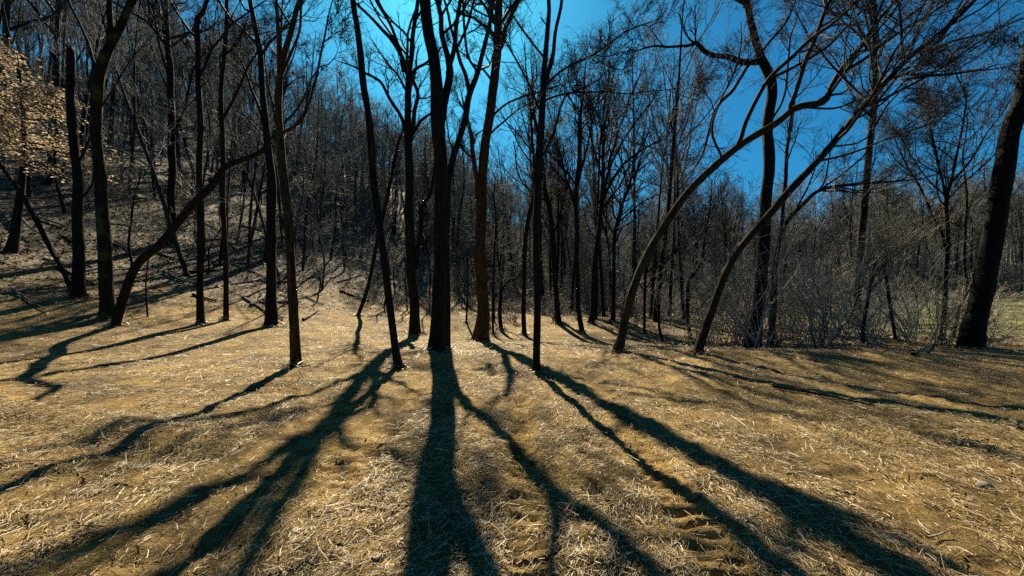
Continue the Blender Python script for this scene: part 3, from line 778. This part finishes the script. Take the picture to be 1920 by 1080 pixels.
hill_p = [tree_variant(200 + i, h, r, n1, l1, True, .9, .011, 4, mat=M_GREY, name='hillside_tree', twig=tw) for i, (h, r, n1, l1, tw) in enumerate(
    [(17, .17, 9, (.2, .34), M_TWIG2), (19, .20, 10, (.18, .3), M_TWIG), (15, .12, 9, (.2, .36), M_TWIG2), (18, .14, 8, (.18, .32), M_TWIG2), (13, .12, 9, (.22, .4), M_TWIG2)])]
BX, BY = (20 - CX) / F * 15.5, 15.5
def clear_of_beech(x, y):
    a = (x - BX) * math.sin(SUN_AZ) + (y - BY) * math.cos(SUN_AZ); p = abs((x - BX) * math.cos(SUN_AZ) - (y - BY) * math.sin(SUN_AZ))
    return not (-6 < a < 24 and p < 2.6)
s1b = pick(30, lambda x, y: 3.5 < hill_s(x, y) < 26 and clear_of_beech(x, y) and x / y < -.45, 19, 42, 1.4, .5)
thin_p = [tree_variant(230 + i, h, r, 8, (.16, .3), False, .8, .009, 4, (.3, .98), mat=M_GREY, name='hillside_tree', twig=M_TWIG2, lean=.09) for i, (h, r) in enumerate([(12, .075), (14, .09), (10, .06)])]
scatter(thin_p, s1b, lambda k, x, y: ['thin tilted bare tree', 'thin tall bare tree', 'very thin bare tree'][k] + ' among the stouter trees on the slope', 'bare trees on the hillside', .8, 1.2)
HL = ['tall bare tree with wide-reaching limbs', 'stout tall bare tree', 'slender bare tree with pale twigs', 'narrow tall bare tree', 'small bare tree with pale twigs']
s1 = pick(125, lambda x, y: hill_s(x, y) > 3.5 and x / y < .12 and clear_of_beech(x, y) and (x / y < -.5 or y > 42), 19, 85, 1.9, .5)
scatter(hill_p, s1, lambda k, x, y: HL[k] + (' low on the leafy slope' if hill_s(x, y) < 14 else ' halfway up the leafy slope' if hill_s(x, y) < 32 else ' near the crest of the hill'), 'bare trees on the hillside', .7, 1.15)

val_p = [tree_variant(300 + i, h, r, n1, l1, True, 1.0, .010, 4, name='valley_tree', twig=tw) for i, (h, r, n1, l1, tw) in enumerate(
    [(15, .13, 9, (.22, .38), M_TWIG), (17, .16, 10, (.2, .36), M_TWIG), (12, .10, 9, (.24, .42), M_TWIG2), (14, .14, 10, (.22, .4), M_TWIG2)])]
VL = ['dark slender bare tree', 'dark tall bare tree', 'thin bare tree with pale twigs', 'spreading bare tree with pale twigs']
s2 = pick(62, lambda x, y: hill_s(x, y) < 3.5 and (y > 40 or (y > 25 and .09 < x / y < .34 and rg.random() < .5)) and (meadow_mask(x, y) < .5 or (y > 32 and x / y < 1.0)), 22, 66, 2.1, .7)
scatter(val_p, s2, lambda k, x, y: VL[k] + (' just beyond the clearing' if y < 34 else ' deep in the level wood'), 'bare trees on the wood floor', .7, 1.15)

s2b = pick(10, lambda x, y: hill_s(x, y) < 3.5, 25, 40, 2.2, .6, .08, .46)
val_q = [tree_variant(330 + i, h, r, 9, (.24, .42), True, .85, .0085, 4, name='valley_tree', twig=M_TWIG2, t1=(.4, .98)) for i, (h, r) in enumerate([(17, .12), (19, .15)])]
scatter(val_q, s2b, lambda k, x, y: ['tall thin-stemmed tree with fine twigs', 'very tall tree with fine twigs'][k] + ' at the back of the clearing', 'bare trees on the wood floor', .9, 1.15)
sap_p = [tree_variant(400 + i, h, r, 9, (.14, .26), False, .8, .009, 3, (.2, .98), name='pole_sapling', twig=M_TWIG2, lean=.08) for i, (h, r) in enumerate([(6, .045), (8, .055), (5, .035)])]
s3 = pick(60, lambda x, y: (hill_s(x, y) > -2 or y > 24) and meadow_mask(x, y) < .5, 18, 42, 1.0, .6)
scatter(sap_p, s3, lambda k, x, y: ['slender', 'tall slender', 'short slender'][k] + (' bare pole sapling on the slope' if hill_s(x, y) > 3 else ' bare pole sapling behind the clearing'), 'pole saplings in the wood', .7, 1.3, 'small tree')

# far wood that reads as one mass
rgf = np.random.default_rng(9)
low = []
for sd in range(4):
    mbv = MB(); g2 = np.random.default_rng(500 + sd)
    t = np.linspace(0, 1, 8); P = np.stack([.4 * nz(t * 3, t * 0, sd), .4 * nz(t * 3, t * 0 + 3, sd), t * 16 - .5], 1); R = .17 * (1 - t) + .03
    mbv.tubes(P[None], R[None], 5)
    B1, R1 = grow(P[None], R[None], np.array([18]), (.2, .36), (.4, .95), .12, .16, 5, (.3, .98), .55, g2, .03, .6)
    B2, R2 = grow(B1, R1, 6, (.35, .7), (.4, 1.), .08, .2, 4, (.15, .97), .6, g2, .022, .4)
    B3, R3 = grow(B2, R2, 3, (.4, .7), (.4, 1.), .05, .2, 3, (.15, .97), .7, g2, .018, .3)
    mbv.tubes(B1, R1, 3); mbv.tubes(B2, R2, 3); mbv.tubes(B3, R3, 3)
    V, Fq = mbv.arrays()
    low.append(bpy.data.objects.new('far_tree_shape', mesh_from('far_tree_shape', V, Fq, M_TWIG2)))

def mass(name, label, cat, sources, pts, rots, scl):
    """one object: shapes set on points"""
    me = bpy.data.meshes.new(name); me.from_pydata([tuple(p) for p in pts], [], [])
    at = me.attributes.new('rot', 'FLOAT_VECTOR', 'POINT'); at.data.foreach_set('vector', np.stack([rots * 0, rots * 0, rots], 1).astype(np.float32).ravel())
    at = me.attributes.new('siz', 'FLOAT', 'POINT'); at.data.foreach_set('value', np.asarray(scl, np.float32))
    at = me.attributes.new('idx', 'INT', 'POINT'); at.data.foreach_set('value', (np.arange(len(pts)) % len(sources)).astype(np.int32))
    ng = bpy.data.node_groups.new(name, 'GeometryNodeTree')
    ng.interface.new_socket('Geometry', in_out='INPUT', socket_type='NodeSocketGeometry')
    ng.interface.new_socket('Geometry', in_out='OUTPUT', socket_type='NodeSocketGeometry')
    N = ng.nodes.new; gi, go = N('NodeGroupInput'), N('NodeGroupOutput')
    jn = N('GeometryNodeJoinGeometry')
    for so_ in reversed(sources):
        oi = N('GeometryNodeObjectInfo'); oi.inputs['Object'].default_value = so_; oi.inputs['As Instance'].default_value = True
        ng.links.new(oi.outputs['Geometry'], jn.inputs[0])
    io = N('GeometryNodeInstanceOnPoints'); io.inputs['Pick Instance'].default_value = True
    def attr(nm, ty):
        a = N('GeometryNodeInputNamedAttribute'); a.data_type = ty; a.inputs['Name'].default_value = nm; return a.outputs['Attribute']
    ng.links.new(gi.outputs[0], io.inputs['Points']); ng.links.new(jn.outputs[0], io.inputs['Instance'])
    ng.links.new(attr('idx', 'INT'), io.inputs['Instance Index']); ng.links.new(attr('rot', 'FLOAT_VECTOR'), io.inputs['Rotation']); ng.links.new(attr('siz', 'FLOAT'), io.inputs['Scale'])
    ng.links.new(io.outputs[0], go.inputs[0])
    o = obj(name, me); md = o.modifiers.new('set', 'NODES'); md.node_group = ng
    return tag(o, label, cat, kind='stuff')

pts = []
while len(pts) < 620:
    Y = 52 * (200 / 52) ** rgf.random(); X = rgf.uniform(-1.25, 1.5) * Y
    if X < 0 and hill_s(X, Y) > 75 and rgf.random() < .6: continue
    if meadow_mask(np.array(X), np.array(Y)) > .4: continue
    pts.append((X, Y, hf(X, Y)))
while len(pts) < 950:
    Y = 58 * (165 / 58) ** rgf.random(); X = rgf.uniform(.0, 1.5) * Y
    pts.append((X, Y, hf(X, Y)))
mass('far_wood', 'distant bare wood closing the valley and hilltop', 'wood', low, pts, rgf.uniform(0, 6.28, 950), rgf.uniform(.7, 1.25, 950))

und = []
for sd in range(3):
    g2 = np.random.default_rng(700 + sd); n = 14
    a = g2.uniform(0, 6.28, n); ti = g2.uniform(.05, .7, n)
    d = np.stack([np.cos(a) * np.sin(ti), np.sin(a) * np.sin(ti), np.cos(ti)], -1)
    Ls = g2.uniform(1.2, 3.6, n); p = np.stack([.5 * g2.normal(0, 1, n), .5 * g2.normal(0, 1, n), np.full(n, -.1)], -1); pp = [p]
    for k in range(4):
        d = norm(d + g2.normal(0, .14, (n, 3))); pp.append(pp[-1] + d * (Ls / 4)[:, None])
    P = np.stack(pp, 1); R = g2.uniform(.012, .025, n)[:, None] * np.linspace(1, .4, 5)[None]
    mbv = MB(); mbv.tubes(P, R, 3)
    B, RB = grow(P, R, 7, (.25, .6), (.4, 1.1), .03, .2, 4, (.2, .98), .6, g2, .009, .2)
    C, RC = grow(B, RB, 3, (.3, .6), (.4, 1.1), .0, .2, 3, (.2, .98), .7, g2, .008, .15)
    mbv.tubes(B, RB, 3); mbv.tubes(C, RC, 3); V, Fq = mbv.arrays()
    und.append(bpy.data.objects.new('undergrowth_shape', mesh_from('undergrowth_shape', V, Fq, (M_TWIG2, M_BRUSH, M_TWIG2)[sd])))
pts = []
while len(pts) < 900:
    Y = 21 * (170 / 21) ** rgf.random(); X = rgf.uniform(-1.35, 1.5) * Y
    hs = hill_s(X, Y)
    if hs < 3.5 and Y < 33: continue
    if hs > 3.5 and Y < 48 and rgf.random() < .8: continue
    if meadow_mask(np.array(X), np.array(Y)) > .3 or (X / Y > .5 and Y < 46): continue
    pts.append((X, Y, hf(X, Y)))
while len(pts) < 1500:
    Y = 50 * (165 / 50) ** rgf.random(); X = rgf.uniform(-1.0, 1.5) * Y
    if meadow_mask(np.array(X), np.array(Y)) > .3: continue
    pts.append((X, Y, hf(X, Y)))
usc = np.concatenate([rgf.uniform(.6, 1.4, 900), rgf.uniform(1.3, 2.6, 600)])
mass('undergrowth', 'leafless undergrowth filling the wood between the trunks', 'undergrowth', und, pts, rgf.uniform(0, 6.28, 1500), usc)

# ------------------------------------------------------------------ thicket of brush
def shrub_variant(seed, h, n, arch, mat, fine=4):
    g = np.random.default_rng(seed)
    root = obj('brush_shrub', None)
    a = g.uniform(0, 6.28, n); ti = g.uniform(.15, .75, n) * arch
    d = np.stack([np.cos(a) * np.sin(ti), np.sin(a) * np.sin(ti), np.cos(ti)], -1)
    L = h * g.uniform(.6, 1.3, n); p = np.stack([.25 * g.normal(0, 1, n), .25 * g.normal(0, 1, n), np.full(n, -.08)], -1)
    pts = [p]
    for k in range(8):
        d = norm(d + g.normal(0, .13, (n, 3)) + np.array([0, 0, -.07 * arch * (k > 2)]))
        pts.append(pts[-1] + d * (L / 8)[:, None])
    P = np.stack(pts, 1); R = (g.uniform(.009, .028, n))[:, None] * np.linspace(1, .35, 9)[None]
    m1 = MB(); m1.tubes(P, R, 5); V, Fq = m1.arrays()
    obj('stem', mesh_from('stem', V, Fq, mat), root)
    m2 = MB()
    B, RB = grow(P, R, fine, (.2, .55), (.4, 1.3), -.02, .28, 6, (.2, .98), .6, g, .0075, .2)
    C, RC = grow(B, RB, 2, (.3, .7), (.4, 1.2), .0, .25, 4, (.15, .98), .7, g, .006, .15)
    m2.tubes(B, RB, 3); m2.tubes(C, RC, 3); V, Fq = m2.arrays(); TOT[0] += len(Fq) * 2
    obj('crown', mesh_from('crown', V, Fq, mat), root)
    return root
shr = [shrub_variant(600 + i, h, n, ar, m) for i, (h, n, ar, m) in enumerate([(3.4, 18, .8, M_BRUSH), (2.2, 22, 1.1, M_BRUSH), (4.6, 14, .6, M_TWIG2), (2.6, 20, .9, M_TWIG2)])]
spots = []
for _ in range(400):
    px = rg.uniform(1310, 1870); Y = rg.uniform(12.8, 25)
    X = (px - CX) / F * Y
    if (Y < 13.2 and px < 1400) or px > 1856: continue
    if all((X - a) ** 2 + (Y - b) ** 2 > .8 for a, b in spots): spots.append((X, Y))
    if len(spots) >= 46: break
scatter(shr, spots, lambda k, x, y: ['high pale arching brush in the thicket', 'waist-high pale tangled brush in the thicket', 'tall grey whippy brush in the thicket', 'grey tangled brush in the thicket'][k], 'brush shrubs in the thicket', .6, 1.15, 'shrub')
shr2 = [shrub_variant(620 + i, h, n, ar, m) for i, (h, n, ar, m) in enumerate([(1.4, 18, 1.3, M_TWIG2), (2.0, 14, 1.0, M_BRUSH)])]
spots = []
for _ in range(500):
    px = rg.uniform(560, 1330); Y = rg.uniform(24, 40); X = (px - CX) / F * Y
    if all((X - a) ** 2 + (Y - b) ** 2 > 3 for a, b in spots): spots.append((X, Y))
    if len(spots) >= 34: break
scatter(shr2, spots, lambda k, x, y: ['low grey leafless brush along the back edge of the clearing', 'pale leafless brush along the back edge of the clearing'][k], 'brush along the back of the clearing', .7, 1.3, 'shrub')

# ------------------------------------------------------------------ fallen branches and logs
def fallen(label, pix, w, mat=M_DEAD, lift=.03, twigs=0, seed=0, cat='branch', group=None):
    g = np.random.default_rng(seed)
    rows = []
    for px, py in pix:
        Y = hit(px, py); X = (px - CX) / F * Y
        rows.append([X, Y, hf(X, Y) + lift, 0])
    Q = np.array(rows, float); n = 14
    Ym = Q[:, 1].mean()
    Q[:, 3] = w * Ym / F / 2 * np.linspace(1, .5, len(Q))
    D = resample(Q, n)
    D[:, 2] = np.maximum(D[:, 2], H(D[:, 0], D[:, 1]) + D[:, 3] * .3)
    D[1:-1, :3] += g.normal(0, 1, (n - 2, 3)) * np.array([1, 1, .5]) * D[1:-1, 3:4] * .22
    base = D[0, :3].copy(); D[:, :3] -= base
    root = tag(obj('fallen_branch', None, loc=base), label, cat, group)
    obj('stem', trunk_mesh('stem', D[:, :3], D[:, 3], mat, 8, False, .08, seed, True), root)
    if twigs:
        m = MB(); B, R = grow(D[None, :, :3], D[None, :, 3], np.array([twigs]), (.15, .4), (.4, 1.0), .03, .2, 5, (.2, .95), .5, g, .004, .15)
        m.tubes(B, R, 4); V, Fq = m.arrays(); obj('twig', mesh_from('twig', V, Fq, mat), root)
    return root
fallen('long pale stick propped toward the foot of the thick tilted trunk', [(1712, 668), (1745, 652), (1790, 641)], 5, seed=1, lift=.06)
fallen('pale straight pole lying just past the thick tilted trunk', [(1842, 642), (1870, 638), (1893, 634)], 5, seed=2, lift=.05)
fallen('pale fallen branch on the ground at the thicket edge', [(1318, 652), (1362, 650), (1400, 656)], 5, seed=3, twigs=4)
fallen('fallen branch with forked twigs at the foot of the stout upright tree', [(1430, 648), (1455, 642), (1482, 630)], 5, seed=4, twigs=5)
fallen('grey fallen limb lying under the brush by the short dark stem', [(1560, 632), (1600, 634), (1640, 632)], 6, seed=5, twigs=3)
fallen('thin pale stick lying level in the thicket near the rust-footed sapling', [(1715, 612), (1745, 610), (1766, 608)], 4, seed=6)
fallen('long stick lying across the foot of the broad-shadowed trunk', [(804, 664), (822, 664), (838, 663)], 3, seed=7, lift=.02)
fallen('pale fallen limb angled on the slope by the slim elbow-bent tree', [(310, 513), (335, 528), (372, 538)], 5, seed=8, lift=.12)
fallen('pale fallen pole high on the slope behind the snapped trunk', [(70, 410), (100, 420), (130, 430)], 5, seed=9, lift=.1)
fallen('fallen pole crossing the slope behind the leaning log', [(215, 455), (240, 468), (262, 478)], 5, seed=10, lift=.1)
fallen('thin dead branch slanting down beside the thin dead leaning stem', [(22, 398), (50, 430), (76, 450)], 5, seed=11, lift=.25)
fallen('fallen branch lying by the foot of the tall dark tree', [(470, 575), (492, 562), (505, 552)], 5, seed=12, twigs=5, lift=.1)
fallen('dead limb resting in the hollow beyond the orange-lit swaying tree', [(568, 602), (585, 592), (598, 582)], 5, seed=13, twigs=4, lift=.08)
fallen('long fallen log at the back of the clearing behind the orange-barked trunk', [(912, 583), (945, 581), (985, 580)], 6, seed=14, lift=.15)
g_ = np.random.default_rng(88)
for k in range(26):
    px0 = g_.uniform(20, 640); py0 = g_.uniform(400, 560) if px0 < 450 else g_.uniform(520, 585)
    a_ = g_.normal(.15, .35); l_ = g_.uniform(28, 80)
    fallen(['bleached branch', 'dark rotting branch'][k % 2] + ' lying among the leaves on the slope', [(px0, py0), (px0 + l_ * .5 * math.cos(a_), py0 + l_ * .5 * math.sin(a_)), (px0 + l_ * math.cos(a_), py0 + l_ * math.sin(a_))],
           g_.uniform(3, 6), seed=100 + k, mat=(M_DEAD, M_BARK)[k % 2], lift=.06, twigs=int(g_.integers(0, 5)), group='branches fallen on the slope')
fallen('twiggy broken branch half sunk in the furrow', [(185, 818), (192, 830), (200, 838)], 5, seed=15, lift=.05, twigs=3)
fallen('thin bleached stick lying along the furrow edge', [(218, 882), (250, 876), (280, 872)], 2.6, seed=16, mat=M_PALE, lift=.02)
fallen('thin upright-bent stick poking from the furrow', [(279, 886), (279, 872), (280, 838)], 2.2, seed=17, mat=M_PALE, lift=.02)
fallen('long thin branch lying in the straw where the scraped furrow ends', [(0, 876), (60, 874), (118, 875)], 2.5, seed=18, mat=M_PALE, lift=.02)
fallen('slender dark fallen branch stretching across the straw beyond the arching trunk', [(1449, 728), (1540, 745), (1640, 765)], 5, seed=19, lift=.04, mat=M_BARK)
fallen('splintered pale piece of wood at the end of the straight shadow', [(882, 1038), (900, 1030), (918, 1018)], 9, seed=20, mat=M_PALE, lift=.01)
fallen('broad pale splinter lying on straw near the broad straight shadow', [(698, 1052), (712, 1042), (727, 1034)], 9, seed=21, mat=M_PALE, lift=.01)
fallen('flat stick lying on deep straw beside the rust-coloured leaf', [(1740, 1010), (1760, 1008), (1778, 1004)], 4, seed=23, mat=M_PALE, lift=.03)
fallen('pale stick lying in straw at the edge of the curved shadow', [(1297, 938), (1312, 934), (1328, 930)], 5, seed=24, mat=M_PALE, lift=.01)

# stone, dry leaves, red ribbon, weeds
def stone(label, px, py, size, seed):
    import bmesh
    bm = bmesh.new(); bmesh.ops.create_icosphere(bm, subdivisions=3, radius=1)
    for v in bm.verts:
        c = v.co
        k = 1 + .16 * float(nz(c.x * 1.4 + seed, c.y * 1.4 + c.z)) + .07 * float(nz(c.x * 4, c.y * 4 + c.z * 3, 2))
        v.co = Vector((c.x * 1.25 * k, c.y * .95 * k, c.z * .72 * k)) * size
    me = bpy.data.meshes.new('stone'); bm.to_mesh(me); bm.free()
    me.polygons.foreach_set('use_smooth', [True] * len(me.polygons))
    m, t, b = mat_new('stone')
    n = t.nodes.new('ShaderNodeTexNoise'); n.inputs['Scale'].default_value = 25; n.inputs['Detail'].default_value = 8
    tc = t.nodes.new('ShaderNodeTexCoord'); t.links.new(tc.outputs['Object'], n.inputs[0])
    r = ramp(t, [(.35, (.09, .075, .05)), (.65, (.22, .185, .13))]); t.links.new(n.outputs[0], r.inputs[0]); t.links.new(r.outputs[0], b.inputs['Base Color'])
    bp = t.nodes.new('ShaderNodeBump'); bp.inputs['Strength'].default_value = .5; bp.inputs['Distance'].default_value = .01
    t.links.new(n.outputs[0], bp.inputs['Height']); t.links.new(bp.outputs[0], b.inputs['Normal']); b.inputs['Roughness'].default_value = .9
    me.materials.append(m)
    Y = hit(px, py); X = (px - CX) / F * Y
    tag(obj('stone', me, loc=(X, Y, hf(X, Y) + size * .35), rot=(0, 0, .4)), label, 'stone')
stone('rounded tan stone lying on the straw', 1845, 912, .045, 3)

M_RUST = leafmat('rust_leaf', [(0, (.42, .11, .025)), (1, (.5, .16, .04))], .4)
M_TANL = leafmat('tan_leaf', [(0, (.30, .19, .09)), (1, (.42, .29, .16))], .3)
def curled_leaf(label, px, py, size, mat, seed, tilt=.3):
    g = np.random.default_rng(seed)
    nu, nv = 9, 5; uu, vv = np.meshgrid(np.linspace(-1, 1, nu), np.linspace(-1, 1, nv))
    wd = np.sqrt(np.clip(1 - uu ** 2, 0, 1)) * (.5 + .08 * np.cos(uu * 9))
    P = np.stack([uu * size, vv * wd * size, size * (.35 * np.abs(vv) ** 1.5 * wd + .22 * uu ** 2 + .03 * nz(uu * 3, vv * 3, seed))], -1).reshape(-1, 3)
    ii = (np.arange(nv - 1)[:, None] * nu + np.arange(nu - 1)[None]).ravel()
    me = mesh_from('dry_leaf', P, np.stack([ii, ii + 1, ii + nu + 1, ii + nu], 1), mat)
    Y = hit(px, py); X = (px - CX) / F * Y
    tag(obj('dry_leaf', me, loc=(X, Y, hf(X, Y) + .012), rot=(tilt, g.normal(0, .2), g.uniform(0, 6.28))), label, 'leaf')
curled_leaf('rust-red dry leaf near the tan stone', 1884, 879, .055, M_RUST, 1)
curled_leaf('rust-orange dry leaf in deep straw at the edge of the curved shadow', 1650, 957, .04, M_RUST, 2)
curled_leaf('large curled brown leaf standing in the straw by the track marks', 1115, 1028, .05, M_TANL, 3, 1.0)
curled_leaf('small tan leaf on the bare soil strip', 570, 872, .03, M_TANL, 4)
curled_leaf('rust leaf lying in shade below the deep straw', 1712, 1055, .04, M_RUST, 5)

# red ribbon tied to a stem on the slope
Yr = 13.5
m, t, b = mat_new('red_ribbon'); b.inputs['Base Color'].default_value = (.55, .04, .05, 1); b.inputs['Roughness'].default_value = .5
Xr = (273 - CX) / F * Yr; zr = CZ + (HY - 508) / F * Yr
tt = np.linspace(0, 1, 8)
A_ = np.stack([.05 * np.sin(tt * 5), .03 * np.cos(tt * 4), -.34 * tt], 1)
V = np.concatenate([A_ + [-.035, 0, 0], A_ + [.035, .02, 0]]); k = np.arange(7)
rb = obj('ribbon', mesh_from('ribbon', V, np.stack([k, k + 1, k + 9, k + 8], 1), m), loc=(Xr, Yr, zr + .1))
tag(rb, 'red plastic ribbon hanging on a stem below the leaning log', 'ribbon')
zg = hf(Xr, Yr)
Ps = np.array([[0.03, .02, -.1], [0.0, .01, .25 * (zr - zg + .4)], [-.02, .0, .6 * (zr - zg + .4)], [.06, .02, zr - zg + .5], [.12, .03, zr - zg + 1.3]])
rs = tag(obj('ribbon_sapling', None, loc=(Xr, Yr + .03, zg)), 'thin bare stem carrying the red ribbon', 'small tree')
E = resample(np.column_stack([Ps, [.03, .028, .025, .02, .008]]), 16)
obj('trunk', trunk_mesh('trunk', E[:, :3], E[:, 3], M_BARK, 8, False, .04, 3), rs)

def weed(label, px, py, n, size, seed):
    g = np.random.default_rng(seed)
    Y = hit(px, py); X = (px - CX) / F * Y
    C = np.stack([g.normal(0, size, n), g.normal(0, size, n), np.abs(g.normal(0, size * .22, n)) + .02], -1)
    C[:, 2] += H(C[:, 0] + X, C[:, 1] + Y) - hf(X, Y)
    v, f = leaf_quads(C, .05, g, .5)
    o = obj('weed_plant', None, loc=(X, Y, hf(X, Y))); obj('foliage', mesh_from('foliage', v, f, M_WEED, False), o); tag(o, label, 'plant')
weed('low dark green weed patch growing through straw above the tan stone', 1815, 838, 150, .13, 1)
weed('small dark green weed patch beyond the fallen dark branch', 1895, 800, 90, .10, 2)
print('total tree tris', TOT[0], 'all', sum(len(m.polygons) for m in bpy.data.meshes) * 2)
